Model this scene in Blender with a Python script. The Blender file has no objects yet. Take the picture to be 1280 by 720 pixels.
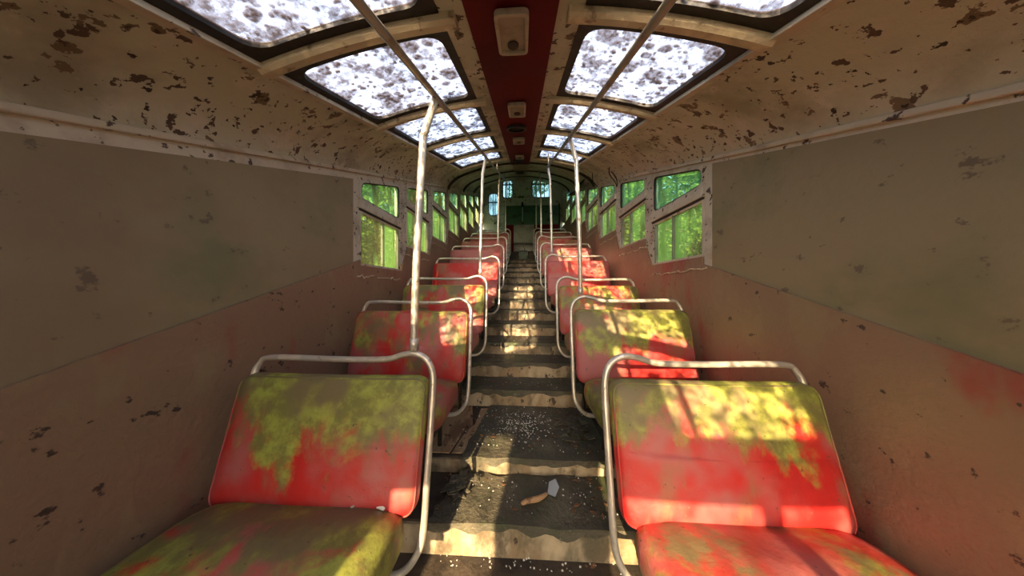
import bpy, bmesh, math, random
from mathutils import Vector, Matrix, noise
random.seed(7)
S = bpy.context.scene
COL = S.collection
K = 0.375                       # the car climbs 0.375 m per metre
XL, XR = -1.235, 1.165          # side walls (camera stands at x = 0)
XC = -0.035
YB, YE = -1.25, 6.85            # lower and upper end
R = math.radians

# ------------------------------------------------------------ materials
def node(nt, t, **kw):
    n = nt.nodes.new(t)
    for k, v in kw.items(): setattr(n, k, v)
    return n

def rgb(c): return (c[0], c[1], c[2], 1)

def new_mat(name):
    m = bpy.data.materials.new(name); m.use_nodes = True
    nt = m.node_tree; nt.nodes.clear()
    out = node(nt, 'ShaderNodeOutputMaterial')
    return m, nt, out

def coords(nt, kind='obj', scale=(1, 1, 1), rnd=False):
    if kind == 'obj':
        tc = node(nt, 'ShaderNodeTexCoord'); src = tc.outputs['Object']
    elif kind == 'gen':
        tc = node(nt, 'ShaderNodeTexCoord'); src = tc.outputs['Generated']
    else:
        g = node(nt, 'ShaderNodeNewGeometry'); src = g.outputs['Position']
    mp = node(nt, 'ShaderNodeMapping'); mp.inputs['Scale'].default_value = scale
    nt.links.new(src, mp.inputs['Vector'])
    if rnd:
        oi = node(nt, 'ShaderNodeObjectInfo')
        mu = node(nt, 'ShaderNodeVectorMath', operation='SCALE'); mu.inputs[0].default_value = (37, 91, 53)
        nt.links.new(oi.outputs['Random'], mu.inputs['Scale'])
        nt.links.new(mu.outputs[0], mp.inputs['Location'])
    return mp.outputs['Vector']

def ramp(nt, src, lo, hi, inv=False):
    r = node(nt, 'ShaderNodeMapRange'); r.interpolation_type = 'SMOOTHSTEP'
    r.inputs['From Min'].default_value = lo; r.inputs['From Max'].default_value = hi
    if inv: r.inputs['To Min'].default_value = 1; r.inputs['To Max'].default_value = 0
    nt.links.new(src, r.inputs['Value'])
    return r.outputs['Result']

def noise_fac(nt, vec, scale, detail=5, rough=.6, dist=0):
    n = node(nt, 'ShaderNodeTexNoise'); n.inputs['Scale'].default_value = scale
    n.inputs['Detail'].default_value = detail; n.inputs['Roughness'].default_value = rough
    n.inputs['Distortion'].default_value = dist
    nt.links.new(vec, n.inputs['Vector']); return n.outputs['Fac']

def mixc(nt, fac, a, b):
    m = node(nt, 'ShaderNodeMix', data_type='RGBA')
    nt.links.new(fac, m.inputs['Factor'])
    for v, i in ((a, 6), (b, 7)):
        if isinstance(v, tuple): m.inputs[i].default_value = rgb(v)
        else: nt.links.new(v, m.inputs[i])
    return m.outputs[2]

def mathn(nt, op, a, b):
    m = node(nt, 'ShaderNodeMath', operation=op)
    for v, i in ((a, 0), (b, 1)):
        if isinstance(v, (int, float)): m.inputs[i].default_value = v
        else: nt.links.new(v, m.inputs[i])
    return m.outputs[0]

# layers: (colour, noise scale, lo, hi, stretch)
def mat(name, base, layers=(), rough=.7, metal=0, bump=0, bscale=30, kind='pos', rnd=False, spec=.5):
    m, nt, out = new_mat(name)
    c = base
    for col, sc, lo, hi, st in layers:
        v = coords(nt, kind, st, rnd)
        f = ramp(nt, noise_fac(nt, v, sc), lo, hi)
        c = mixc(nt, f, c, col)
    b = node(nt, 'ShaderNodeBsdfPrincipled')
    if isinstance(c, tuple): b.inputs['Base Color'].default_value = rgb(c)
    else: nt.links.new(c, b.inputs['Base Color'])
    b.inputs['Roughness'].default_value = rough; b.inputs['Metallic'].default_value = metal
    b.inputs['Specular IOR Level'].default_value = spec
    if bump:
        v = coords(nt, kind, (1, 1, 1), rnd)
        bp = node(nt, 'ShaderNodeBump'); bp.inputs['Strength'].default_value = bump
        bp.inputs['Distance'].default_value = .02
        nt.links.new(noise_fac(nt, v, bscale, 6), bp.inputs['Height'])
        nt.links.new(bp.outputs[0], b.inputs['Normal'])
    nt.links.new(b.outputs[0], out.inputs[0])
    return m

U = (1, 1, 1)
M = {}
M['cream'] = mat('peeling_cream', (.55, .56, .45), [((.34, .33, .25), 2.2, .45, .65, U), ((.62, .60, .52), 7, .55, .68, U),
        ((.17, .125, .08), 11, .61, .625, U), ((.09, .06, .045), 21, .61, .625, U), ((.03, .022, .018), 22, .64, .655, U)], .6, bump=.35)
M['pillar'] = mat('pillar_cream', (.60, .55, .44), [((.38, .32, .24), 5, .5, .7, U), ((.58, .48, .36), 9, .6, .68, U),
        ((.08, .05, .04), 22, .60, .64, U)], .55, bump=.3)
M['rib'] = mat('rib_cream', (.55, .47, .33), [((.72, .62, .42), 9, .5, .62, U), ((.28, .21, .13), 16, .58, .66, U)], .4, bump=.4)
M['redroof'] = mat('dark_red_enamel', (.125, .003, .005), [((.085, .003, .004), 3, .4, .7, U), ((.10, .015, .012), 18, .62, .7, U)], .6, bump=.08, spec=.15)
M['panel'] = mat('brown_panel', (.25, .17, .11), [((.28, .08, .06), 1.9, .54, .64, (1, 1.5, .6)), ((.27, .20, .12), 5, .55, .66, (1, 1, .5)),
        ((.05, .035, .03), 20, .64, .68, U)], .35, bump=.3)
M['nearwall'] = mat('grimy_olive_brown_paint', (.29, .235, .135), [((.24, .18, .105), 1.2, .45, .65, U), ((.20, .19, .10), 2.0, .5, .7, U), ((.15, .11, .07), 16, .64, .69, U)], .6, bump=.15)
M['gasket'] = mat('black_rubber', (.012, .011, .010), [((.03, .027, .02), 25, .5, .7, U)], .6, bump=.2)
M['lining'] = mat('black_lining', (.066, .062, .046), [((.115, .105, .075), 5, .45, .65, U), ((.05, .07, .03), 3.5, .52, .68, U),
        ((.22, .23, .20), 38, .70, .74, U), ((.13, .12, .10), 13, .62, .70, U)], .55, bump=.6, bscale=45)
M['riser'] = mat('worn_cream_riser', (.42, .35, .24), [((.27, .20, .12), 6, .45, .6, (1, 1, .4)), ((.13, .10, .065), 7, .50, .62, (.8, 1, .5)), ((.10, .09, .06), 2.6, .50, .66, (1, 1, .6)),
        ((.06, .045, .035), 17, .62, .67, (1, 1, .6))], .6, bump=.4)
M['plywood'] = mat('weathered_plywood', (.36, .24, .14), [((.20, .11, .06), 9, .5, .6, (1, .25, 1)), ((.48, .36, .22), 6, .55, .68, (1, .3, 1)),
        ((.05, .03, .02), 14, .6, .66, U)], .7, bump=.6)
M['tube'] = mat('worn_steel', (.62, .60, .55), [((.78, .74, .66), 12, .5, .6, U), ((.30, .24, .18), 30, .60, .70, U)], .32, metal=.55, bump=.1, kind='obj')
M['rail'] = mat('dull_steel_rail', (.34, .31, .26), [((.22, .18, .13), 12, .5, .66, U)], .4, metal=.4, bump=.1)
M['mullion'] = mat('dull_aluminium', (.20, .20, .18), [((.12, .11, .09), 12, .5, .66, U)], .6)
M['darkmetal'] = mat('dark_metal', (.045, .04, .036), [((.12, .06, .03), 16, .55, .68, U)], .6, metal=.3, bump=.3)
M['lamp'] = mat('aged_lamp_body', (.50, .44, .35), [((.36, .30, .22), 14, .5, .66, U)], .45)
M['diffuser'] = mat('aged_diffuser', (.40, .36, .27), [((.30, .26, .18), 20, .45, .65, U)], .3)
M['black'] = mat('matt_black', (.012, .011, .010), (), .8)  # flat black for the vent discs and lever grip
M['green'] = mat('dark_green_panel', (.06, .14, .09), [((.02, .04, .028), 4, .5, .7, U), ((.09, .13, .09), 15, .6, .68, (1, 1, 4))], .4, bump=.1)
M['pale'] = mat('pale_grey_panel', (.36, .34, .30), [((.26, .24, .20), 6, .5, .7, U)], .6)
M['endcream'] = mat('grubby_end_wall', (.62, .64, .60), [((.36, .37, .32), 4, .5, .65, U), ((.07, .10, .05), 9, .6, .66, U)], .6, bump=.2)
M['exterior'] = mat('outside_ground', (.07, .09, .035), [((.12, .10, .05), 1.5, .5, .6, U)], .9)
M['bark'] = mat('bark', (.10, .07, .045), [((.05, .035, .02), 9, .45, .6, (1, 1, .2))], .9, bump=.6)
M['stick'] = mat('rotten_wood', (.34, .21, .11), [((.16, .09, .05), 30, .5, .6, U)], .8, bump=.4)
M['shard'] = mat('milky_glass', (.22, .25, .29), (), .15)
M['flake'] = mat('paint_flakes', (.72, .72, .68), (), .7)
M['leafdry'] = mat('dry_leaf', (.20, .10, .045), [((.09, .05, .03), 20, .5, .6, U)], .8)
M['knob'] = mat('blue_grey_tube', (.40, .52, .62), (), .35)
M['inside_dark'] = mat('dirt_brown', (.055, .042, .032), [((.03, .024, .02), 8, .5, .6, U)], .9, bump=.4)

def vinyl(name, mosstop=.35, moss=.0, fade=.0, cushion=False, red=(.50, .018, .018)):
    m, nt, out = new_mat(name)
    v = coords(nt, 'obj', (1, 1, 1), True)
    g = node(nt, 'ShaderNodeTexCoord')
    sx = node(nt, 'ShaderNodeSeparateXYZ'); nt.links.new(g.outputs['Generated'], sx.inputs[0])
    c = mixc(nt, ramp(nt, noise_fac(nt, v, 3.4, 3), .42 - fade, .66 - fade), red, (.42, .13, .13))
    c = mixc(nt, ramp(nt, noise_fac(nt, coords(nt, 'obj', (1, 1, .45), True), 8, 5), .50, .70), c, (.34, .12, .075))
    # streaky algae, strongest along the top
    n1 = noise_fac(nt, coords(nt, 'obj', (1, 1, .55), True), 5.2, 6, .62, .3)
    w = mathn(nt, 'MULTIPLY', sx.outputs['Y' if cushion else 'Z'], mosstop)
    a = mathn(nt, 'ADD', n1, w)
    f = ramp(nt, a, .60 - moss, .74 - moss)
    n2 = noise_fac(nt, v, 13, 6, .7)
    mosscol = mixc(nt, ramp(nt, n2, .38, .62), (.18, .18, .05), (.34, .38, .07))
    mosscol = mixc(nt, ramp(nt, noise_fac(nt, v, 4, 3), .45, .6), mosscol, (.17, .14, .07))
    c = mixc(nt, f, c, mosscol)
    c = mixc(nt, ramp(nt, noise_fac(nt, v, 60, 2), .70, .74), c, (.10, .07, .05))
    b = node(nt, 'ShaderNodeBsdfPrincipled')
    nt.links.new(c, b.inputs['Base Color']); b.inputs['Roughness'].default_value = .5
    bp = node(nt, 'ShaderNodeBump'); bp.inputs['Strength'].default_value = .25; bp.inputs['Distance'].default_value = .01
    nt.links.new(noise_fac(nt, v, 30, 6), bp.inputs['Height']); nt.links.new(bp.outputs[0], b.inputs['Normal'])
    nt.links.new(b.outputs[0], out.inputs[0]); return m

M['v_moss'] = vinyl('mossy_red_vinyl', .55, -.16)
M['v_mid'] = vinyl('algae_red_vinyl', .16, .05)
M['v_red'] = vinyl('faded_red_vinyl', .06, -.06, .02)
M['v_pink'] = vinyl('pinkish_red_vinyl', .12, -.02, .14, False, (.30, .045, .05))
M['v_far'] = vinyl('dull_maroon_vinyl', .12, -.02, .10, False, (.32, .035, .03))
M['c_moss'] = vinyl('mossy_cushion_vinyl', .15, .16, 0, True)
M['c_red'] = vinyl('grimy_cushion_vinyl', .05, .08, .04, True, (.36, .04, .03))

def glass(name, kind):
    m, nt, out = new_mat(name)
    v = coords(nt, 'pos', (1, 1, 1))
    tr = node(nt, 'ShaderNodeBsdfTransparent')
    df = node(nt, 'ShaderNodeBsdfDiffuse'); tl = node(nt, 'ShaderNodeBsdfTranslucent')
    gl = node(nt, 'ShaderNodeBsdfGlossy'); gl.inputs['Roughness'].default_value = .15
    if kind == 'sky':
        # round lichen spots of several sizes over a milky film
        nz = node(nt, 'ShaderNodeTexNoise'); nz.inputs['Scale'].default_value = 14; nz.inputs['Detail'].default_value = 4
        nt.links.new(v, nz.inputs['Vector'])
        sc = node(nt, 'ShaderNodeVectorMath', operation='SCALE'); sc.inputs['Scale'].default_value = .05
        nt.links.new(nz.outputs['Color'], sc.inputs[0])
        ad = node(nt, 'ShaderNodeVectorMath', operation='ADD'); nt.links.new(v, ad.inputs[0]); nt.links.new(sc.outputs[0], ad.inputs[1])
        masks = []
        for q, lo, hi, cut in ((7.5, .26, .50, .42), (15, .26, .48, .35), (32, .24, .46, .35)):
            vo = node(nt, 'ShaderNodeTexVoronoi'); vo.inputs['Scale'].default_value = q
            nt.links.new(ad.outputs[0], vo.inputs['Vector'])
            big = ramp(nt, vo.outputs['Distance'], lo, hi, True)
            hs = node(nt, 'ShaderNodeSeparateColor'); nt.links.new(vo.outputs['Color'], hs.inputs[0])
            masks.append(mathn(nt, 'MULTIPLY', big, ramp(nt, hs.outputs[0], cut, cut + .08)))
        masks.append(mathn(nt, 'MULTIPLY', ramp(nt, noise_fac(nt, v, 9, 8, .75), .46, .56), .85))
        d = mathn(nt, 'MAXIMUM', mathn(nt, 'MAXIMUM', masks[0], masks[1]), mathn(nt, 'MAXIMUM', masks[2], masks[3]))
        fine = ramp(nt, noise_fac(nt, v, 45, 5, .75), .40, .60)
        inner = mathn(nt, 'ADD', .62, mathn(nt, 'MULTIPLY', fine, .33))
        fac = mathn(nt, 'MAXIMUM', mathn(nt, 'MULTIPLY', d, inner), mathn(nt, 'MULTIPLY', fine, .46))
        dirt = node(nt, 'ShaderNodeMixShader'); dirt.inputs[0].default_value = .35
        df.inputs['Color'].default_value = (.12, .10, .10, 1); tl.inputs['Color'].default_value = (.10, .08, .085, 1)
        nt.links.new(df.outputs[0], dirt.inputs[1]); nt.links.new(tl.outputs[0], dirt.inputs[2])
        tr.inputs['Color'].default_value = (.97, .95, .94, 1)
        mx = node(nt, 'ShaderNodeMixShader'); nt.links.new(fac, mx.inputs[0])
        nt.links.new(tr.outputs[0], mx.inputs[1]); nt.links.new(dirt.outputs[0], mx.inputs[2])
        nt.links.new(mx.outputs[0], out.inputs[0])
        return m
    st = (1, 1.2, .3)
    tint, ca, cb, base, amt = {'side': ((.82, .90, .72), (.24, .38, .13), (.15, .125, .07), .36, .40), 'upper': ((.66, .84, .74), (.12, .22, .12), (.16, .13, .05), .34, .50),
                   'front': ((.95, .93, .9), (.2, .2, .15), (.1, .1, .08), .1, .3), 'end': ((.62, .74, .70), (.10, .20, .16), (.05, .09, .06), .2, .4)}[kind]
    f = ramp(nt, noise_fac(nt, coords(nt, 'pos', st), 7, 7, .65), .42, .62)
    oi = node(nt, 'ShaderNodeObjectInfo')
    cm = mixc(nt, ramp(nt, mathn(nt, 'ADD', noise_fac(nt, coords(nt, 'pos', (1, 1.6, .5)), 3, 5), mathn(nt, 'MULTIPLY', oi.outputs['Random'], .22)), .58, .74), ca, cb)
    fac = mathn(nt, 'ADD', mathn(nt, 'MULTIPLY', f, amt), base)
    if kind == 'side':      # fine wire grid cast in the panes
        gp = node(nt, 'ShaderNodeNewGeometry'); sp = node(nt, 'ShaderNodeSeparateXYZ'); nt.links.new(gp.outputs['Position'], sp.inputs[0])
        for ax in ('Y', 'Z'):
            fr = mathn(nt, 'FRACT', mathn(nt, 'MULTIPLY', sp.outputs[ax], 34.0), 0)
            fac = mathn(nt, 'MAXIMUM', fac, ramp(nt, fr, .12, .22, True) if False else mathn(nt, 'MULTIPLY', ramp(nt, fr, .10, .2, True), .72))
    tr.inputs['Color'].default_value = rgb(tint)
    nt.links.new(cm, df.inputs['Color']); nt.links.new(cm, tl.inputs['Color'])
    dirt = node(nt, 'ShaderNodeMixShader'); dirt.inputs[0].default_value = .7
    nt.links.new(df.outputs[0], dirt.inputs[1]); nt.links.new(tl.outputs[0], dirt.inputs[2])
    mx = node(nt, 'ShaderNodeMixShader'); nt.links.new(fac, mx.inputs[0])
    nt.links.new(tr.outputs[0], mx.inputs[1]); nt.links.new(dirt.outputs[0], mx.inputs[2])
    m2 = node(nt, 'ShaderNodeMixShader'); m2.inputs[0].default_value = .04
    nt.links.new(mx.outputs[0], m2.inputs[1]); nt.links.new(gl.outputs[0], m2.inputs[2])
    nt.links.new(m2.outputs[0], out.inputs[0])
    return m
M['skyglass'] = glass('lichen_spotted_glazing', 'sky')
M['sideglass'] = glass('scratched_green_pane', 'side')
M['upperglass'] = glass('dirty_upper_pane', 'upper')
M['frontglass'] = glass('windscreen_pane', 'front')
M['endglass'] = glass('dim_end_pane', 'end')

def leafmat(name, a, b):
    m, nt, out = new_mat(name)
    v = coords(nt, 'pos')
    c = mixc(nt, ramp(nt, noise_fac(nt, v, 1.6, 6, .7), .42, .58), a, b)
    df = node(nt, 'ShaderNodeBsdfDiffuse'); tl = node(nt, 'ShaderNodeBsdfTranslucent'); mx = node(nt, 'ShaderNodeMixShader')
    mx.inputs[0].default_value = .5
    nt.links.new(c, df.inputs[0]); nt.links.new(c, tl.inputs[0])
    nt.links.new(df.outputs[0], mx.inputs[1]); nt.links.new(tl.outputs[0], mx.inputs[2]); nt.links.new(mx.outputs[0], out.inputs[0])
    return m
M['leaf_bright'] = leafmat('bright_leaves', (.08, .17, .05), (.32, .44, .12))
M['leaf_dark'] = leafmat('dark_leaves', (.03, .075, .04), (.10, .18, .08))  # darker of the two leaf greens

# ------------------------------------------------------------ mesh helpers
def link(name, bm, m=None, parent=None, smooth=False, solid=0, bevel=0):
    me = bpy.data.meshes.new(name)
    bmesh.ops.recalc_face_normals(bm, faces=bm.faces)
    bm.to_mesh(me); bm.free()
    if smooth:
        for p in me.polygons: p.use_smooth = True
    o = bpy.data.objects.new(name, me); COL.objects.link(o)
    if m: me.materials.append(M[m] if isinstance(m, str) else m)
    if parent: o.parent = parent
    if solid:
        s = o.modifiers.new('s', 'SOLIDIFY'); s.thickness = solid; s.offset = 0
    if bevel:
        b = o.modifiers.new('b', 'BEVEL'); b.width = bevel; b.segments = 2; b.limit_method = 'ANGLE'
    return o

def empty(name, loc=(0, 0, 0)):
    o = bpy.data.objects.new(name, None); o.location = loc; o.empty_display_size = .05; COL.objects.link(o); return o

def tag(o, label=None, cat=None, group=None, kind=None):
    if label: o['label'] = label
    if cat: o['category'] = cat
    if group: o['group'] = group
    if kind: o['kind'] = kind
    return o

def P(x, y, h): return Vector((x, y, K * y + h))

def hexa(bm, pts):
    v = [bm.verts.new(p) for p in pts]
    for f in ((0, 1, 2, 3), (7, 6, 5, 4), (0, 4, 5, 1), (1, 5, 6, 2), (2, 6, 7, 3), (3, 7, 4, 0)):
        bm.faces.new([v[i] for i in f])

def box(bm, x0, x1, y0, y1, z0, z1):
    hexa(bm, [(x0, y0, z0), (x1, y0, z0), (x1, y1, z0), (x0, y1, z0), (x0, y0, z1), (x1, y0, z1), (x1, y1, z1), (x0, y1, z1)])

def prism(bm, pts, off):
    off = Vector(off)
    a = [bm.verts.new(p) for p in pts]; b = [bm.verts.new(Vector(p) + off) for p in pts]
    n = len(pts)
    bm.faces.new(a); bm.faces.new(b[::-1])
    for i in range(n): bm.faces.new((a[i], b[i], b[(i + 1) % n], a[(i + 1) % n]))

def yz(bm, x0, x1, pts):        # polygon in the (y,z) plane with thickness in x
    prism(bm, [(x0, p[0], p[1]) for p in pts], (x1 - x0, 0, 0))

def smooth_path(pts, n=6, closed=False):
    pts = [Vector(p) for p in pts]; out = []; L = len(pts)
    rng = range(L if closed else L - 1)
    for i in rng:
        p0 = pts[(i - 1) % L] if closed or i > 0 else pts[0]
        p1 = pts[i]; p2 = pts[(i + 1) % L]
        p3 = pts[(i + 2) % L] if closed or i + 2 < L else pts[-1]
        for k in range(n):
            t = k / n
            out.append(.5 * ((2 * p1) + (p2 - p0) * t + (2 * p0 - 5 * p1 + 4 * p2 - p3) * t * t + (3 * p1 - p0 - 3 * p2 + p3) * t ** 3))
    if not closed: out.append(pts[-1])
    return out

def fillet(pts, rads, n=6):     # polyline with rounded corners
    pts = [Vector(p) for p in pts]; out = [pts[0]]
    for i in range(1, len(pts) - 1):
        r = rads[i - 1]; a = (pts[i - 1] - pts[i]); b = (pts[i + 1] - pts[i])
        r = min(r, a.length * .49, b.length * .49)
        p0 = pts[i] + a.normalized() * r; p2 = pts[i] + b.normalized() * r
        for k in range(n + 1):
            t = k / n; out.append(p0 * (1 - t) ** 2 + pts[i] * 2 * t * (1 - t) + p2 * t * t)
    out.append(pts[-1]); return out

def tube(bm, path, r, seg=10, closed=False, cap=True):
    path = [Vector(p) for p in path]; n = len(path); rings = []
    up = Vector((0.13, .21, 1)).normalized(); prev = None
    for i, p in enumerate(path):
        if closed: t = path[(i + 1) % n] - path[i - 1]
        else: t = path[min(i + 1, n - 1)] - path[max(i - 1, 0)]
        t.normalize()
        a = (prev if prev else up); a = a - t * a.dot(t)
        if a.length < 1e-4: a = Vector((1, 0, 0)) - t * t.x
        a.normalize(); prev = a; b = t.cross(a)
        rr = r(i / (n - 1)) if callable(r) else r
        rings.append([bm.verts.new(p + (a * math.cos(k * 2 * math.pi / seg) + b * math.sin(k * 2 * math.pi / seg)) * rr) for k in range(seg)])
    for i in range(n if closed else n - 1):
        A, B = rings[i], rings[(i + 1) % n]
        for k in range(seg): bm.faces.new((A[k], A[(k + 1) % seg], B[(k + 1) % seg], B[k]))
    if cap and not closed: bm.faces.new(rings[0][::-1]); bm.faces.new(rings[-1])

def round_poly(pts, r, nc=5, ne=4):
    out = []; L = len(pts); P2 = [Vector(p) for p in pts]; cs = []
    for i in range(L):
        a = P2[i - 1] - P2[i]; b = P2[(i + 1) % L] - P2[i]; rr = min(r, a.length * .45, b.length * .45)
        p0 = P2[i] + a.normalized() * rr; p2 = P2[i] + b.normalized() * rr
        cs.append([p0 * (1 - t) ** 2 + P2[i] * 2 * t * (1 - t) + p2 * t * t for t in [k / nc for k in range(nc + 1)]])
    for i in range(L):
        out += cs[i]
        e0, e1 = cs[i][-1], cs[(i + 1) % L][0]
        out += [e0.lerp(e1, k / ne) for k in range(1, ne)]
    return out

def inset(pts, d):
    c = sum((Vector(p) for p in pts), Vector((0, 0))) / len(pts); out = []
    for i, p in enumerate(pts):   # simple per-corner inset for convex quads
        p = Vector(p); a = (Vector(pts[i - 1]) - p).normalized(); b = (Vector(pts[(i + 1) % len(pts)]) - p).normalized()
        s = abs(a.x * b.y - a.y * b.x); out.append(p + (a + b) * (d / s))
    return out

def ringframe(bm, outer, inner, w0, w1, mp):
    n = len(outer)
    A = [[bm.verts.new(mp(p.x, p.y, w)) for p in ring] for ring, w in ((outer, w0), (inner, w0), (inner, w1), (outer, w1))]
    for k in range(4):
        X, Y = A[k], A[(k + 1) % 4]
        for i in range(n): bm.faces.new((X[i], X[(i + 1) % n], Y[(i + 1) % n], Y[i]))

def slab(bm, outline, w0, w1, mp, rings=5):
    c = sum(outline, Vector((0, 0))) / len(outline); n = len(outline); sides = []
    for w in (w0, w1):
        prev = None; first = None
        for k in range(rings):
            s = 1 - k / rings
            R_ = [bm.verts.new(mp(*(c + (p - c) * s), w)) for p in outline]
            if prev:
                for i in range(n): bm.faces.new((prev[i], prev[(i + 1) % n], R_[(i + 1) % n], R_[i]))
            else: first = R_
            prev = R_
        cv = bm.verts.new(mp(c.x, c.y, w))
        for i in range(n): bm.faces.new((prev[i], prev[(i + 1) % n], cv))
        sides.append(first)
    A, B = sides
    for i in range(n): bm.faces.new((A[i], A[(i + 1) % n], B[(i + 1) % n], B[i]))

def pad(bm, w, h, r, t, mp, puff=.35):    # upholstered pad, centre-puffed, in (u,v) with thickness t
    quad = [(0, 0), (w, 0), (w, h), (0, h)]
    out = round_poly(quad, r, 6, 8); c = Vector((w / 2, h / 2)); n = len(out)
    prof = [(-.5, .72), (-.5, .90), (-.38, .975), (-.12, 1), (.12, 1), (.38, .975), (.5, .90), (.5 + puff * .3, .72)]
    rings = []
    for ww, s in prof:
        k = (1 - s); m = min(w, h)
        R_ = []
        for p in out:
            d = p - c; q = Vector((d.x - math.copysign(min(abs(d.x), k * m * .5), d.x), d.y - math.copysign(min(abs(d.y), k * m * .5), d.y)))
            R_.append(bm.verts.new(mp(c.x + q.x, c.y + q.y, ww * t)))
        rings.append(R_)
    for a, b in zip(rings, rings[1:]):
        for i in range(n): bm.faces.new((a[i], a[(i + 1) % n], b[(i + 1) % n], b[i]))
    # inner shrinking rings so the faces can be curved
    for ring, ww, sgn in ((rings[0], -.5, -1), (rings[-1], .5 + puff * .3, 1)):
        prev = ring; base = [None] * n
        for s in (.75, .5, .25):
            R_ = []
            for p in out:
                d = (p - c); q = Vector((d.x - math.copysign(min(abs(d.x), .14 * min(w, h)), d.x), d.y - math.copysign(min(abs(d.y), .14 * min(w, h)), d.y))) * s
                R_.append(bm.verts.new(mp(c.x + q.x, c.y + q.y, (ww + (puff * .4 * (1 - s) if sgn > 0 else 0)) * t)))
            for i in range(n): bm.faces.new((prev[i], prev[(i + 1) % n], R_[(i + 1) % n], R_[i]))
            prev = R_
        cv = bm.verts.new(mp(c.x, c.y, (ww + (puff * .4 if sgn > 0 else 0)) * t))
        for i in range(n): bm.faces.new((prev[i], prev[(i + 1) % n], cv))

# ------------------------------------------------------------ floor: stepped aisle
H0 = 1.535
steps = [(1.066, -1.09), (1.354, -.997), (1.94, -.862), (2.22, -.725), (2.50, -.60)]
y = 2.50
while y < 6.2:
    y += .36; steps.append((y, K * y - H0))
pre = []; y = 1.066; z = -1.24
pre.append((-1.3, None))
back = [(.70, -1.375), (.34, -1.51), (-.02, -1.645), (-.38, -1.78), (-.74, -1.915)]
profile = []   # (y_riser, z_top of tread beyond)
profile.append((YB - .1, -2.05))
for yy, zz in back[::-1]: profile.append((yy, None))
zs = [-2.05, -1.915, -1.78, -1.645, -1.51, -1.375]
profile = [(YB - .1, zs[0])] + [(b[0], zz) for b, zz in zip(back[::-1], zs[1:])]
profile[-1] = (.70, -1.24)
profile += steps
pts = []
for i, (yy, zz) in enumerate(profile):
    if i: pts.append((yy, profile[i - 1][1]))
    pts.append((yy, zz))
pts.append((YE, profile[-1][1]))
low = [(YE, profile[-1][1] - .5), (YB - .1, profile[0][1] - .5)]
bm = bmesh.new(); yz(bm, XL - .02, XR + .02, pts + low)
floor = link('floor', bm, 'inside_dark'); tag(floor, kind='structure')
# risers and torn linings
for i in range(6, len(profile)):
    yy, zt = profile[i]; zb = profile[i - 1][1]
    bm = bmesh.new(); n = 26
    for k in range(n):   # riser board, a little ragged along its foot
        x0 = -.62 + 1.2 * k / n; x1 = -.62 + 1.2 * (k + 1) / n
        box(bm, x0, x1, yy - .012, yy + .002, zb + .002, zt - .012)
    link('riser', bm, 'riser', floor)
    ynext = profile[i + 1][0] if i + 1 < len(profile) else YE - .3
    xl0, xl1, xr = -.52, -.50, .52
    if i == 6: xl0, xl1 = -.44, -.36
    if i == 7: xl0, xl1 = -.36, -.27
    bm = bmesh.new(); N = 30; M_ = 8; rows = []
    rr = random.Random(i * 11)
    for a in range(N + 1):
        u = a / N; col = []
        front = yy - .02 - .012 * noise.noise(Vector((u * 9, i * 3.1, 0)))
        rear = ynext - .014 - max(0, .05 * noise.noise(Vector((u * 6, i * 2.3, 4))))
        for b in range(M_ + 1):
            v = b / M_
            xl = xl0 + (xl1 - xl0) * v + .02 * noise.noise(Vector((v * 6, i, 2)))
            X = xl + (xr - xl) * u
            Y = front + (rear - front) * v
            Z = zt + .008 + .006 * noise.noise(Vector((X * 7, Y * 9, i)))
            col.append((X, Y, Z))
        drip = .034 + .034 * noise.noise(Vector((u * 11, i * 5.7, 9)))
        rows.append([(col[0][0], col[0][1] + .001, col[0][2] - drip)] + col)
    vv = [[bm.verts.new(p) for p in r_] for r_ in rows]
    for a in range(N):
        for b in range(M_ + 1): bm.faces.new((vv[a][b], vv[a + 1][b], vv[a + 1][b + 1], vv[a][b + 1]))
    link('lining', bm, 'lining', floor, smooth=False, solid=.008)
    if i == 7:
        bm = bmesh.new()
        prism(bm, [(-.60, 1.37, zt + .001), (-.44, 1.37, zt + .001), (-.40, 1.6, zt + .001), (-.36, 1.66, zt + .001), (-.42, 1.92, zt + .001), (-.60, 1.92, zt + .001)], (0, 0, .006))
        prism(bm, [(-.425, 1.37, zt + .001), (-.25, 1.37, zt + .001), (-.25, 1.9, zt + .001), (-.34, 1.88, zt + .001), (-.345, 1.66, zt + .001), (-.39, 1.59, zt + .001)], (0, 0, .006))
        link('plywood_patch', bm, 'plywood', floor)
# debris
bm = bmesh.new(); rr = random.Random(5)
def tread_z(y):
    z = profile[0][1]
    for yy, zz in profile:
        if y >= yy: z = zz
    return z
for k in range(900):
    y = 1.0 + 3.2 * rr.random() ** 1.7
    if rr.random() < .35: x, y = rr.gauss(-.02, .10), rr.gauss(1.66, .09)
    else: x = rr.uniform(-.42, .46)
    z = tread_z(y) + .018; s = rr.choice([.0015, .002, .003, .0045]) * 1.15
    if min(abs(y - p[0]) for p in profile) < .02 or (-.03 < x < .21 and 1.1 < y < 1.27): continue
    a = rr.random() * 6.3; q = []
    for j in range(4):
        q.append((x + s * math.cos(a + j * 1.6) * rr.uniform(.6, 1.3), y + s * math.sin(a + j * 1.6) * rr.uniform(.6, 1.3), z + rr.uniform(0, .001)))
    prism(bm, q, (0, 0, .0015))
o = link('paint_flakes', bm, 'flake'); tag(o, 'tiny pale paint flakes scattered over the dark aisle steps', 'debris', kind='stuff')
bm = bmesh.new()
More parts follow.
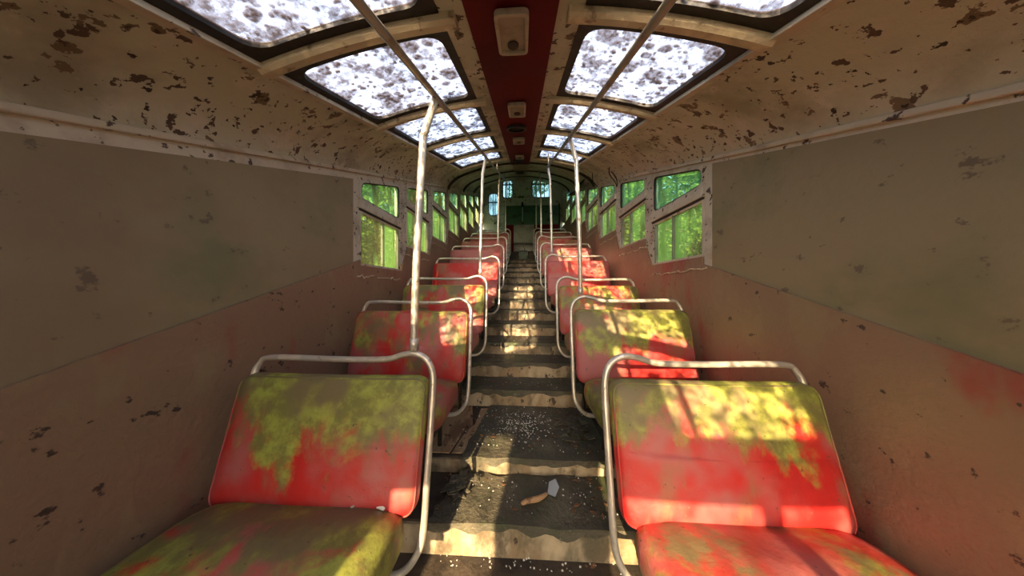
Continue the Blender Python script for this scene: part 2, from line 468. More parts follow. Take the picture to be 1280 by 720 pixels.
for k in range(420):
    y = rr.uniform(1.0, 4.5); side = rr.random()
    x = rr.gauss(.36, .07) if side < .55 else rr.gauss(-.36, .08)
    if rr.random() < .25: x = rr.uniform(-.4, .4)
    dmin = min(abs(y - p[0]) for p in profile)
    if dmin < .03 or abs(x) > .44 or (-.03 < x < .21 and 1.1 < y < 1.27): continue
    z = tread_z(y) + .016; s = rr.uniform(.008, .022); a = rr.random() * 6.3
    q = [(x + s * math.cos(a + t) * e, y + s * math.sin(a + t) * e, z + rr.uniform(0, .006)) for t, e in ((0, 1), (.9, .45), (2.2, .45), (3.14, .9), (4.1, .4), (5.3, .5))]
    prism(bm, q, (0, 0, .0012))
o = link('leaf_litter', bm, 'leafdry'); tag(o, 'dry brown leaf litter along both edges of the aisle', 'leaf litter', kind='stuff')
rr = random.Random(12)
for n_, (cx, cy, cn, lab) in enumerate(((.36, 1.62, 34, 'heap of dark rotten lining scraps at the right aisle edge by the second seat'), (-.33, 1.22, 16, 'small heap of dark lining scraps at the left aisle edge near the nearest seat'))):
    bm = bmesh.new()
    for k in range(cn):
        x = rr.gauss(cx, .04); y = rr.gauss(cy, .08 if n_ == 0 else .04); z = tread_z(y) + .02 + rr.uniform(0, .02); w = rr.uniform(.015, .05); a = rr.random() * 6.3
        q = [(x + w * math.cos(a + t) * e, y + w * math.sin(a + t) * e, z + w * .5 * rr.uniform(-.5, .6)) for t, e in ((0, 1), (.8, .5), (1.9, .7), (3.1, 1), (4.3, .6))]
        prism(bm, q, (.001, 0, .005))
    tag(link('lining_scraps', bm, 'lining'), lab, 'debris', kind='stuff')
zt = -1.09 + .016
bm = bmesh.new(); tube(bm, smooth_path([(-.005, 1.135, zt + .012), (.03, 1.15, zt + .016), (.08, 1.165, zt + .014), (.125, 1.19, zt + .018)], 4), lambda t: .007 + .006 * math.sin(t * 3), 8)
tag(link('broken_stick', bm, 'stick', smooth=True), 'broken brown stick lying on the dark lining of the second step', 'stick')
bm = bmesh.new(); prism(bm, [(.128, 1.20, zt + .008), (.165, 1.185, zt + .006), (.19, 1.215, zt + .03), (.175, 1.25, zt + .045), (.14, 1.24, zt + .035)], (.002, -.004, .006))
tag(link('glass_shard', bm, 'shard'), 'pale bluish shard leaning at the end of the broken stick', 'glass shard')

# ------------------------------------------------------------ seats
Wd = .82
def make_seat(side, d, zr, xin, bmat, cmat, sx=1.0):
    """origin at the aisle-side foot; side -1 left, +1 right; the seat looks towards the camera (-y)"""
    name = 'bus_seat'
    zf = tread_z(d - .12)
    root = empty(name, (side * xin, d - .12, zf))
    wd = (abs(XL) - .03 - xin) if side < 0 else (XR - .03 - xin)
    def L(u, dy, dz): return (side * u, dy + .12, dz + zr - zf)        # local from (u across, dy depth, dz below rail)
    # tubular loop: top rail with a hump near the aisle, then down, then under
    pts = [(wd - .06, -.17, -.66), (wd - .06, -.10, -.45), (wd - .05, -.02, -.12), (wd - .07, 0, -.03), (wd - .13, 0, -.006), (wd * .5, 0, -.010), (.22, 0, -.008), (.14, 0, .012), (.085, 0, .018),
           (.035, -.003, -.006), (.006, -.012, -.06), (0, -.03, -.16), (-.002, -.085, -.42), (-.002, -.118, -.585), (.012, -.135, -.66), (.06, -.15, -.715), (.14, -.16, -.725), (.34, -.16, -.725)]
    bm = bmesh.new(); tube(bm, smooth_path([L(*p) for p in pts], 5), .0125, 10)
    link('frame', bm, 'tube', root, smooth=True)
    # backrest
    hb = .46
    def mb(u, v, w):
        t = 1 - v / hb
        curve = -.012 * math.sin(math.pi * min(1, max(0, u / (wd - .05)))) 
        return L(u + .018, -.012 - .115 * t - w - curve * -1, -.068 - hb + v)
    bm = bmesh.new(); pad(bm, wd - .045, hb, .055, .06, mb, .5)
    bk = link('backrest', bm, bmat, root, smooth=True)
    # piping round the face edge
    bm = bmesh.new()
    out = round_poly([(0.006, .006), (wd - .051, .006), (wd - .051, hb - .006), (.006, hb - .006)], .05, 6, 4)
    tube(bm, [mb(p.x, p.y, .022) for p in out], .0035, 6, closed=True)
    link('piping', bm, bmat, bk, smooth=True)
    # cushion
    cd = .43
    def mc(u, v, w):
        return L(u + .045, -.10 - cd + v, -.575 + w - .018 * (1 - v / cd) * 0 + .02 * math.sin(math.pi * v / cd) - (.03 if v < .02 else 0) * 0)
    bm = bmesh.new(); pad(bm, wd - .075, cd, .11, .13, mc, .45)
    link('seat_cushion', bm, cmat, root, smooth=True)
    # steel pan under the cushion and two legs
    bm = bmesh.new(); box(bm, *sorted((L(.09, 0, 0)[0], L(wd - .06, 0, 0)[0])), L(0, -.47, 0)[1], L(0, -.14, 0)[1], L(0, 0, -.675)[2], L(0, 0, -.645)[2])
    link('seat_pan', bm, 'darkmetal', root, bevel=.006)
    for u in (.16, wd - .16):
        for dy in (-.20, -.42):
            foot = tread_z(d + dy) - zf
            top = L(0, 0, -.66)[2]
            if foot >= top - .01: continue
            bm = bmesh.new(); a = L(u, dy, 0)
            tube(bm, [(a[0], a[1], foot + .002), (a[0], a[1], top)], .014, 8)
            link('leg', bm, 'darkmetal', root, smooth=True)
    return root

rowsL = [(.95, -.294, .365, 'v_moss', 'c_moss', 'red double seat left of the aisle, nearest the camera, green moss over its upper backrest'),
 (1.63, -.096, .36, 'v_mid', 'c_red', 'orange-red double seat in second row left of the aisle, streaked with yellow-green algae'),
 (2.28, .10, .35, 'v_mid', 'c_red', 'greenish red seat in third row left of the aisle, grab pole at its corner'),
 (3.05, .40, .30, 'v_red', 'c_red', 'bright red vinyl seat in fourth row left of the aisle, unmossed left half'),
 (3.75, .69, .30, 'v_pink', 'c_red', 'pinkish faded vinyl seat in fifth row left of the aisle, pole rising from its rail'),
 (4.45, .97, .30, 'v_pink', 'c_red', 'faded vinyl seat in sixth row left of the aisle, behind the pinkish fifth seat'),
 (5.15, 1.23, .30, 'v_far', 'c_red', 'dull red seat, last but one on the left of the aisle'),
 (5.85, 1.48, .30, 'v_far', 'c_red', 'red seat farthest from the camera on the left of the aisle')]
rowsR = [(.95, -.294, .325, 'v_moss', 'c_red', 'red double seat right of the aisle, nearest the camera, sunlit moss along its top'),
 (1.63, -.08, .335, 'v_moss', 'c_moss', 'red double seat in second row right of the aisle, brown-green cushion and yellow algae'),
 (2.30, .09, .335, 'v_mid', 'c_red', 'green-stained vinyl seat in third row right of the aisle, low wavy rail'),
 (3.05, .42, .30, 'v_red', 'c_red', 'dark red vinyl seat in fourth row right of the aisle, yellow patches near the aisle'),
 (3.75, .71, .29, 'v_pink', 'c_red', 'purplish faded seat in fifth row right of the aisle'),
 (4.45, .98, .29, 'v_far', 'c_red', 'dull red seat in sixth row right of the aisle with a pole on its rail'),
 (5.15, 1.24, .29, 'v_far', 'c_red', 'dull red seat, last but one on the right of the aisle'),
 (5.85, 1.49, .29, 'v_far', 'c_red', 'dark red seat farthest from the camera on the right of the aisle')]
for side, rows in ((-1, rowsL), (1, rowsR)):
    for d, zr, xin, b, c, lab in rows:
        tag(make_seat(side, d, zr, xin, b, c), lab, 'bus seat', 'double bus seats in rows along the aisle')

for k, (x, y, z, a, sz, lab) in enumerate(((-.50, .795, -.797, .3, .017, 'white curled paint chip on nearest left cushion, closest to the aisle'), (-.60, .80, -.795, 1.4, .024, 'larger grey paint chip at the back of the nearest left cushion'))):
    bm = bmesh.new(); prism(bm, [(x + sz * math.cos(a + t) * e, y + .6 * sz * math.sin(a + t) * e, z + .018 + .006 * math.sin(t * 2)) for t, e in ((0, 1), (1, .7), (2, .9), (3.2, 1), (4.2, .6), (5.3, .9))], (0, .001, .004))
    tag(link('paint_chip', bm, 'flake'), lab, 'paint chip')
# ------------------------------------------------------------ hand rails and poles
RH = .45
RXL, RXR = -.365, .335
def handrail(x, y0, y1, lab, brackets):
    root = empty('handrail', P(x, y0, RH)); o0 = Vector(P(x, y0, RH))
    bm = bmesh.new(); tube(bm, [P(x, y0 + (y1 - y0) * t, RH) - o0 for t in (0, .25, .5, .75, 1)], .0125, 10)
    link('rail', bm, 'rail', root, smooth=True)
    for yb in brackets:
        top = roof(x) - .004
        bm = bmesh.new(); tube(bm, [P(x, yb, RH) - o0, P(x, yb, top) - o0], .008, 8)
        tube(bm, [P(x, yb - .018, RH) - o0, P(x, yb + .018, RH) - o0], .018, 10)
        link('bracket', bm, 'rail', root, smooth=True)
    tag(root, lab, 'handrail', 'ceiling handrails')
def roof(x): return .64 - .2 * (x - XC) ** 2
handrail(RXL, -1.1, 5.15, 'long steel ceiling handrail running up the car left of the red strip', (3.30, 4.7))
handrail(RXR, -1.1, 3.06, 'steel ceiling handrail on the right, ending above the fourth right-hand seat', (2.99,))
handrail(RXR, 4.40, 5.86, 'short far ceiling handrail on the right near the end wall', (4.5, 5.7))

def pole(side, row, xb, lab):
    d, zr = row[0], row[1]; xr = RXL if side < 0 else RXR
    zb = zr + .033; zt = K * d + RH - .017
    root = empty('grab_pole', (xb, d, zb))
    xm = xb + (xr - xb) * .40
    pts = [(xb, d, zb), (xb + (xm - xb) * .2, d, zb + (zt - zb) * .3), (xm, d, zt - .20), (xm + (xr - xm) * .15, d, zt - .14), (xr, d, zt)]
    bm = bmesh.new(); tube(bm, [Vector(p) - Vector((xb, d, zb)) for p in smooth_path(pts, 5)], .0150, 12)
    link('tube', bm, 'tube', root, smooth=True)
    bm = bmesh.new(); tube(bm, [(0, 0, 0), (0, 0, .05)], .018, 12)
    link('socket', bm, 'tube', root, smooth=True)
    tag(root, lab, 'grab pole', 'steel grab poles between seat rails and ceiling')
pole(-1, rowsL[0], -.455, 'tallest steel grab pole, rising from the nearest left seat rail')
pole(-1, rowsL[2], -.42, 'steel grab pole rising from the third seat on the left')
pole(-1, rowsL[4], -.40, 'thin grab pole rising from the fifth seat on the left')
pole(-1, rowsL[6], -.38, 'far grab pole on the left, beside the last but one seat')
pole(1, rowsR[1], .405, 'tall steel grab pole rising from the second seat on the right')
pole(1, rowsR[3], .385, 'steel grab pole rising from the fourth seat on the right')
pole(1, rowsR[5], .36, 'thin grab pole rising from the sixth seat on the right')
pole(1, rowsR[7], .35, 'farthest grab pole on the right, before the end wall')

# ------------------------------------------------------------ side walls with windows
def wall_side(side):
    xw = XL if side < 0 else XR
    xo = xw + side * .05
    x0, x1 = sorted((xw, xo))
    if side < 0: w0, pitch, wl, ht, tr0, tr1, hb, nw = 1.69, .705, .58, .188, -.03, .036, -.46, 7
    else: w0, pitch, wl, ht, tr0, tr1, hb, nw = 1.53, .695, .58, .215, .01, .078, -.37, 7
    htop = .25
    wins = [(w0 + k * pitch, w0 + k * pitch + wl) for k in range(nw)]
    bm = bmesh.new()
    def seg(ya, yb, ha, hb_):      # pieces parallel to the slope
        yz(bm, x0, x1, [(ya, K * ya + ha), (yb, K * yb + ha), (yb, K * yb + hb_), (ya, K * ya + hb_)])
    lowc = -.62
    # blank wall before the first window, header, pillars
    seg(YB, YE, ht, htop); seg(wins[0][0] - .06, wins[0][0], lowc, ht)
    bm2 = bmesh.new(); yz(bm2, x0, x1, [(YB, K * YB + lowc), (wins[0][0] - .06, K * (wins[0][0] - .06) + lowc), (wins[0][0] - .06, K * (wins[0][0] - .06) + ht), (YB, K * YB + ht)])
    for k, (a, b) in enumerate(wins):
        nxt = wins[k + 1][0] if k + 1 < nw else YE
        seg(b, nxt, lowc, ht)
        zb = K * a + hb
        if K * b + lowc < zb:
            yz(bm, x0, x1, [(a, K * a + lowc), (b, K * b + lowc), (b, zb), (a, zb)])
        elif zb > K * a + lowc:
            yc = (zb - lowc) / K
            yz(bm, x0, x1, [(a, K * a + lowc), (yc, zb), (a, zb)])
    wall = link('wall_left' if side < 0 else 'wall_right', bm, 'pillar'); tag(wall, kind='structure')
    link('blank_panel', bm2, 'nearwall', wall)
    # lower lining board: top edge follows each window foot
    bm = bmesh.new()
    xp0, xp1 = sorted((xw - side * .014, xo))
    def panel(ya, yb, za, zb_, base=-1.9):
        yz(bm, xp0, xp1, [(ya, K * ya + base), (yb, K * yb + base), (yb, zb_), (ya, za)])
    panel(YB, wins[0][0] - .0, K * YB - .42, K * wins[0][0] - .42)
    for k, (a, b) in enumerate(wins):
        zb = K * a + hb - .002
        panel(a, b, zb, zb)
        nxt = wins[k + 1][0] if k + 1 < nw else YE
        panel(b, nxt, zb - .02, K * nxt + hb - .03 if k + 1 < nw else zb + .02)
    link('lower_panel', bm, 'panel', wall)
    for k, (a, b) in enumerate(wins[:4]):
        bm = bmesh.new(); pth = []
        for q in range(26):
            yy = a - .04 + (b - a + .02) * q / 25
            pth.append((xw - side * .017, yy, K * a + hb - .085 + .02 * noise.noise(Vector((yy * 9, side * 3, 1))) + .02 * noise.noise(Vector((yy * 31, side, 5)))))
        tube(bm, pth, .0055, 6); link('torn_edge', bm, 'rib', wall)
    # half-round moulding along the blank wall and rain channel under the cove
    bm = bmesh.new(); xm = xw - side * .012
    for t in (htop - .005,):
        yz(bm, *sorted((xw - side * .02, xw + side * .004)), [(YB, K * YB + t - .012), (YE, K * YE + t - .012), (YE, K * YE + t + .012), (YB, K * YB + t + .012)])
    link('moulding', bm, 'pillar', wall, bevel=.005)
    # rivets on the pillars
    bm = bmesh.new()
    for k, (a, b) in enumerate(wins):
        nxt = wins[k + 1][0] if k + 1 < nw else b + .1
        for q in range(7):
            for yy in (b + .025, nxt - .025):
                c = Vector((xw - side * .002, yy, K * yy - .5 + q * .10))
                bmesh.ops.create_icosphere(bm, subdivisions=1, radius=.006, matrix=Matrix.Translation(c))
    link('rivets', bm, 'darkmetal', wall)
    out = []
    for k, (a, b) in enumerate(wins):
        zb = K * a + hb; z0, z1 = K * a + tr0, K * a + tr1
        win = empty('window_%d' % (k + 1 if side < 0 else k + 1 + nw), (xw, a, zb)); tag(win, kind='structure')
        org = Vector((xw, a, zb))
        def mp(u, v, w): return Vector((xw + side * w, u, v)) - org
        # upper pane
        up = [(a, z1), (b, z1), (b, K * b + ht), (a, K * a + ht)]
        e = .0
        outer = round_poly(up, .001, 5, 4); inner = round_poly(inset(up, .018), .055, 5, 4)
        bm = bmesh.new(); ringframe(bm, outer, inner, -.006, .045, mp); link('upper_frame', bm, 'pillar', win)
        bm = bmesh.new(); tube(bm, [mp(p.x, p.y, .004) for p in inner], .010, 8, closed=True); link('gasket', bm, 'gasket', win, smooth=True)
        bm = bmesh.new(); slab(bm, [p for p in inner], .016, .020, mp, 3); link('upper_pane', bm, 'upperglass', win)
        # transom
        bm = bmesh.new(); yz(bm, *sorted((-side * .022, side * .045)), [(-.01, z0 - zb), (b - a + .01, z0 - zb), (b - a + .01, z1 - zb), (-.01, z1 - zb)])
        link('transom', bm, 'pillar', win, bevel=.006)
        bm = bmesh.new(); yz(bm, *sorted((-side * .012, side * .03)), [(.0, z0 - zb - .014), (b - a, z0 - zb - .014), (b - a, z0 - zb), (0, z0 - zb)])
        link('channel', bm, 'gasket', win)
        # lower sliding panes with metal mullions
        lo = [(a, zb), (b, zb), (b, z0 - .014), (a, z0 - .014)]
        outer = round_poly(lo, .001, 3, 2); inner = round_poly(inset(lo, .016), .004, 3, 2)
        bm = bmesh.new(); ringframe(bm, outer, inner, -.004, .03, mp); link('lower_frame', bm, 'pillar', win)
        ym = (a + b) / 2 + .02
        for ya, yb, w in ((a + .014, ym, .012), (ym - .01, b - .014, .022)):
            bm = bmesh.new(); box(bm, *sorted((side * w, side * (w + .004))), ya - a, yb - a, .014, z0 - zb - .028)
            link('lower_pane', bm, 'sideglass', win)
        for yy in (ym, b - .035):
            bm = bmesh.new(); box(bm, *sorted((-side * .004, side * .024)), yy - a - .0045, yy - a + .0045, .010, z0 - zb - .02)
            link('mullion', bm, 'mullion', win, bevel=.001)
        out.append(win)
    return wins
wl = wall_side(-1); wr = wall_side(1)

# ------------------------------------------------------------ ceiling
OL, OR = -.89, .77
IL, IR = -.273, .20
def bez(p0, p1, p2, n):
    return [((1 - t) ** 2 * p0[0] + 2 * t * (1 - t) * p1[0] + t * t * p2[0], (1 - t) ** 2 * p0[1] + 2 * t * (1 - t) * p1[1] + t * t * p2[1]) for t in [k / n for k in range(n + 1)]]
coveL = bez((OL, roof(OL)), (-1.17, .41), (XL, .24), 10)
coveR = bez((OR, roof(OR)), (1.09, .41), (XR, .24), 10)
def loft(bm, prof, ya, yb, ny=1):
    rows = []
    for j in range(ny + 1):
        yy = ya + (yb - ya) * j / ny
        rows.append([bm.verts.new(P(x, yy, h)) for x, h in prof])
    for j in range(ny):
        for i in range(len(prof) - 1): bm.faces.new((rows[j][i], rows[j][i + 1], rows[j + 1][i + 1], rows[j + 1][i]))
def arc(xa, xb, n=8, dh=0): return [(xa + (xb - xa) * k / n, roof(xa + (xb - xa) * k / n) + dh) for k in range(n + 1)]
bays = [(-1.2, -.56), (-.54, .08), (.12, .74), (.80, 1.37), (1.43, 2.01), (2.07, 2.65), (2.71, 3.27)]  # second bay, unseen behind the camera, is added for its light
ribs = [(-.56, -.54), (.08, .12), (.74, .80), (1.37, 1.43), (2.01, 2.07), (2.65, 2.71), (3.27, 3.33)]
bm = bmesh.new(); loft(bm, arc(OL, IL), *bays[0])  # unseen left bay closed over to keep sun off the nearest left seat
loft(bm, coveL, YB, YE); loft(bm, coveR, YB, YE)
loft(bm, arc(IL, IR), YB, YE)
for a, b in [(YB, bays[0][0])] + ribs[:-1] + [(3.27, YE)]:
    loft(bm, arc(OL, IL), a, b); loft(bm, arc(IR, OR), a, b)
ceil = link('ceiling', bm, 'cream', smooth=False, solid=.012); tag(ceil, kind='structure')
# red enamelled centre strip
bm = bmesh.new(); loft(bm, [(x, h - .012) for x, h in arc(-.187, .115, 6)], YB, 3.9)
link('red_strip', bm, 'redroof', ceil, solid=.006)
bm = bmesh.new(); loft(bm, [(x, h - .012) for x, h in arc(-.17, .10, 6)], 3.9, YE)
link('brown_strip', bm, 'panel', ceil, solid=.006)
# cream ribs crossing the roof
for (a, b) in ribs:
    for xa, xb in ((OL - .01, IL + .05), (IR - .05, OR + .01)):
        bm = bmesh.new(); n = 14; yc = (a + b) / 2
        path = [P(xa + (xb - xa) * k / n, yc, roof(xa + (xb - xa) * k / n) - .020) for k in range(n + 1)]
        # rounded hat section
        sec = [(-.030, .014), (-.026, -.008), (-.014, -.018), (.014, -.018), (.026, -.008), (.030, .014)]
        rws = [[bm.verts.new(p + Vector((0, s[0], s[1] + K * s[0]))) for s in sec] for p in path]
        for i in range(n):
            for j in range(5): bm.faces.new((rws[i][j], rws[i][j + 1], rws[i + 1][j + 1], rws[i + 1][j]))
            bm.faces.new((rws[i][0], rws[i + 1][0], rws[i + 1][5], rws[i][5]))
        bm.faces.new(rws[0]); bm.faces.new(rws[-1])
        link('rib', bm, 'rib', ceil, smooth=False)
# edge mouldings beside skylights
for x in (OL - .012, OR + .012):
    bm = bmesh.new(); h = roof(x) - .018
    hexa(bm, [P(x - .022, YB, h - .006), P(x + .022, YB, h - .006), P(x + .022, 3.36, h - .006), P(x - .022, 3.36, h - .006),
              P(x - .016, YB, h + .016), P(x + .016, YB, h + .016), P(x + .016, 3.36, h + .016), P(x - .016, 3.36, h + .016)])
    link('edge_moulding', bm, 'pillar', ceil, bevel=.004)
# dark arched ribs of the closed rear roof
for yc, m in ((3.72, 'inside_dark'), (4.7, 'darkmetal'), (5.7, 'darkmetal')):
    prof = coveL[::-1] + arc(OL, OR, 24)[1:-1] + coveR
    bm = bmesh.new(); n = len(prof)
    ring = []
    for x, h in prof:
        s = Vector((XC - x, 0, 0)); dx = .028 * (XC - x)
        ring.append([P(x, yc - .03, h), P(x, yc + .03, h), P(x + dx, yc + .02, h - .03), P(x + dx, yc - .02, h - .03)])
    vs = [[bm.verts.new(p) for p in r_] for r_ in ring]
    for i in range(n - 1):
        for j in range(4): bm.faces.new((vs[i][j], vs[i][(j + 1) % 4], vs[i + 1][(j + 1) % 4], vs[i + 1][j]))
    bm.faces.new(vs[0]); bm.faces.new(vs[-1])
    link('arched_rib', bm, m, ceil)

wn = 15
for (a, b) in bays:
    for xa, xb in ((OL, IL), (IR, OR)):
        if a < -1 and xa < 0: continue
        win = empty('window_%d' % wn, P((xa + xb) / 2, a, .5)); wn += 1; tag(win, kind='structure'); org = Vector(win.location)
        def mp(u, v, w): return P(u, v, roof(u) + w) - org
        q = [(xa, a), (xb, a), (xb, b), (xa, b)]
        outer = round_poly(q, .001, 5, 8); inner = round_poly(inset(q, .034), .065, 5, 8)
        bm = bmesh.new(); ringframe(bm, outer, inner, -.010, .008, mp); link('gasket', bm, 'gasket', win)
        bm = bmesh.new(); slab(bm, inner, .002, .005, mp, 6); link('pane', bm, 'skyglass', win)

# ceiling lamps and vents on the red strip
def lamp(yc, lab, x=-.036):
    root = empty('ceiling_lamp', P(x, yc, .625)); sh = Vector(P(x, yc, .625))
    w, l = .058, .105
    def mp(u, v, w_): return P(x + u, yc + v, roof(x) - .018 - w_) - sh
    q = [(-w, -l), (w, -l), (w, l), (-w, l)]
    bm = bmesh.new(); ringframe(bm, round_poly(q, .022, 4, 2), round_poly(inset(q, .013), .012, 4, 2), .0, .024, mp); link('rim', bm, 'lamp', root, bevel=.003)
    bm = bmesh.new(); slab(bm, round_poly(inset(q, .012), .012, 4, 2), 0, .012, mp, 2); link('diffuser', bm, 'diffuser', root)
    bm = bmesh.new(); n = 16; c = [Vector((.022 * math.cos(k * 2 * math.pi / n), .056 + .024 * math.sin(k * 2 * math.pi / n))) for k in range(n)]
    slab(bm, c, .011, .017, mp, 2); link('bulb_cap', bm, 'darkmetal', root)
    tag(root, lab, 'lamp', 'rectangular lamps along the red ceiling strip')
lamp(.84, 'cream rectangular ceiling lamp with rounded rim, nearest the camera')
lamp(1.54, 'second ceiling lamp along the red strip, before the dark vent')
lamp(2.32, 'small-looking third ceiling lamp, behind the dark round vent')
lamp(3.18, 'fourth ceiling lamp, the farthest on the red strip')
def vent(yc, lab):
    x = -.05; root = empty('roof_vent', P(x, yc, .61)); sh = Vector(P(x, yc, .61))
    def mp(u, v, w_): return P(x + u, yc + v, roof(x) - .018 - w_) - sh
    n = 24; c = lambda r: [Vector((r * math.cos(k * 2 * math.pi / n), r * math.sin(k * 2 * math.pi / n))) for k in range(n)]
    bm = bmesh.new(); ringframe(bm, c(.085), c(.066), 0, .022, mp); link('rim', bm, 'darkmetal', root)
    bm = bmesh.new(); slab(bm, c(.066), .002, .008, mp, 3); link('grille', bm, 'black', root)
    tag(root, lab, 'vent', 'round vents along the ceiling')
vent(1.93, 'black round roof vent on the red strip between second and third lamps')
vent(3.45, 'dark round vent just beyond the farthest lamp')
vent(4.95, 'far dark round vent on the closed rear ceiling')

# peeled roof lining and cables on the right, flaps on the left cove
bm = bmesh.new(); rws = []
for j in range(9):
    t = j / 8; x = 1.02 - .10 * t + .03 * math.sin(t * 5)
    rws.append([bm.verts.new(P(x + .03 * math.sin(k), 3.85 + .12 * k, .36 - .02 * k - .20 * t + .03 * math.sin(3 * t + k))) for k in range(6)])
for j in range(8):
    for k in range(5): bm.faces.new((rws[j][k], rws[j][k + 1], rws[j + 1][k + 1], rws[j + 1][k]))
tag(link('peeled_lining', bm, 'inside_dark', solid=.006), 'dark peeled lining sheet hanging from right ceiling curve beyond the skylights', 'ceiling lining')
def cable(pts, lab, r=.006):
    bm = bmesh.new(); tube(bm, smooth_path([P(*p) for p in pts], 6), r, 6)
    tag(link('loose_cable', bm, 'gasket', smooth=True), lab, 'cable')
cable([(1.02, 2.75, .385), (1.03, 2.78, .31), (1.10, 2.80, .22), (1.13, 2.81, .16), (1.13, 2.83, .26), (1.07, 2.84, .355)], 'nearer dark cable looping down the right ceiling curve above the windows')
cable([(1.00, 3.35, .39), (1.02, 3.38, .28), (1.09, 3.40, .20), (1.125, 3.42, .14), (1.13, 3.42, .03)], 'farther dark cable hanging from the right ceiling curve to the window pillar')
cable([(-1.02, 3.40, .385), (-1.03, 3.44, .36), (-1.11, 3.5, .28), (-1.16, 3.52, .2), (-1.165, 3.52, .1)], 'dark cable running down the left ceiling curve before the arched rib')

# ------------------------------------------------------------ end wall
bm = bmesh.new()
zb, ztop = K * YE - 1.9, K * YE + .70
xs = [XL - .05, -1.03, -.68, -.60, -.27, .27, .88, XR + .05]; z0, z1 = 2.66, 3.22
for i in range(7):
    a, b = xs[i], xs[i + 1]
    if i == 1: box(bm, a, b, YE, YE + .05, zb, 2.14); box(bm, a, b, YE, YE + .05, 2.84, ztop)
    elif i in (3, 5): box(bm, a, b, YE, YE + .05, zb, z0); box(bm, a, b, YE, YE + .05, z1, ztop)
    else: box(bm, a, b, YE, YE + .05, zb, ztop)
wb = link('wall_back', bm, 'endcream'); tag(wb, kind='structure')
for n_, (a, b, z0, z1) in zip((wn, wn + 1, wn + 2), ((-.60, -.27, 2.66, 3.22), (.27, .88, 2.66, 3.22), (-1.03, -.68, 2.14, 2.84))):
    win = empty('window_%d' % n_, (a, YE, z0)); tag(win, kind='structure')
    def mp(u, v, w): return Vector((u - a, w, v - z0))
    q = [(a, z0), (b, z0), (b, z1), (a, z1)]
    o_, i_ = round_poly(q, .001, 5, 3), round_poly(inset(q, .02), .09 if z0 > 2.3 else .14, 5, 3)
    bm = bmesh.new(); ringframe(bm, o_, i_, -.004, .04, mp); link('window_frame', bm, 'endcream', win)
    bm = bmesh.new(); tube(bm, [mp(p.x, p.y, 0) for p in i_], .014, 8, closed=True); link('gasket', bm, 'gasket', win, smooth=True)
    bm = bmesh.new(); slab(bm, i_, .015, .02, mp, 2); link('pane', bm, 'endglass', win)
    bm = bmesh.new(); box(bm, .02, b - a - .02, -.006, .012, .40, .43)
    for t in (.45, .62): box(bm, (b - a) * t - .012, (b - a) * t + .012, -.006, .012, .02, z1 - z0 - .02)
    link('glazing_bar', bm, 'gasket', win)
wn += 3
# driver's bulkhead: green panels over a pale one
root = empty('bulkhead', (.05, 6.62, 1.2))
bm = bmesh.new(); box(bm, -.52, .98, -.02, .03, .62, 1.16); link('green_panel', bm, 'green', root, bevel=.006)
for zz in (.78, .92, 1.05):
    bm = bmesh.new(); box(bm, -.52, .98, -.032, -.018, zz, zz + .012); link('batten', bm, 'green', root)
bm = bmesh.new(); box(bm, -.30, .29, -.03, .03, .09, .61); l = link('pale_panel', bm, 'pale', root, bevel=.006); l['label'] = 'pale grey lower panel'
bm = bmesh.new(); box(bm, -.56, -.52, -.04, .04, -.2, 1.2); box(bm, .98, 1.02, -.04, .04, -.2, 1.2); link('post', bm, 'darkmetal', root)
bm = bmesh.new(); box(bm, -.52, -.30, -.025, .025, -.2, .61); box(bm, .29, .98, -.025, .025, -.2, .61); l = link('side_panel', bm, 'redroof', root); l['label'] = 'dark red side panel'
tag(root, 'dark green panelled bulkhead with pale lower panel at the far end of the aisle', 'bulkhead')
root = empty('control_lever', (.0, 6.55, 1.85))
bm = bmesh.new(); tube(bm, [(0, 0, .02), (.004, -.01, .30), (.0, -.02, .46)], .014, 8); link('shaft', bm, 'knob', root, smooth=True)
bm = bmesh.new(); tube(bm, smooth_path([(0, -.02, .44), (0, -.022, .50), (0, -.024, .58)], 3), lambda t: .022 + .012 * math.sin(t * 3.1), 10); l = link('grip', bm, 'black', root, smooth=True); l['label'] = 'black grip'
bm = bmesh.new(); box(bm, -.04, .04, -.02, .03, -.03, .03); link('mount', bm, 'darkmetal', root, bevel=.005)
tag(root, 'upright pale blue lever with black grip in front of the green bulkhead', 'lever')
for k, (xa, xb, hh) in enumerate(((-.36, -.10, .23), (-.085, .135, .25), (.15, .42, .23))):
    zf = tread_z(6.4)
    root = empty('equipment_box', ((xa + xb) / 2, 6.40, zf + .016)); w = (xb - xa) / 2
    bm = bmesh.new(); box(bm, -w, w, -.12, .12, .0, hh - .02); link('body', bm, 'green' if k == 1 else 'darkmetal', root, bevel=.01)
    bm = bmesh.new(); box(bm, -w - .004, w + .004, -.125, .125, hh - .02, hh); link('lid', bm, 'darkmetal', root, bevel=.005)
    tag(root, ['dark box on the top step at the far end, left of three', 'dark greenish box on the top step, middle of three', 'dark box on the top step at the far end, right of three'][k], 'box', 'dark boxes on the top step')
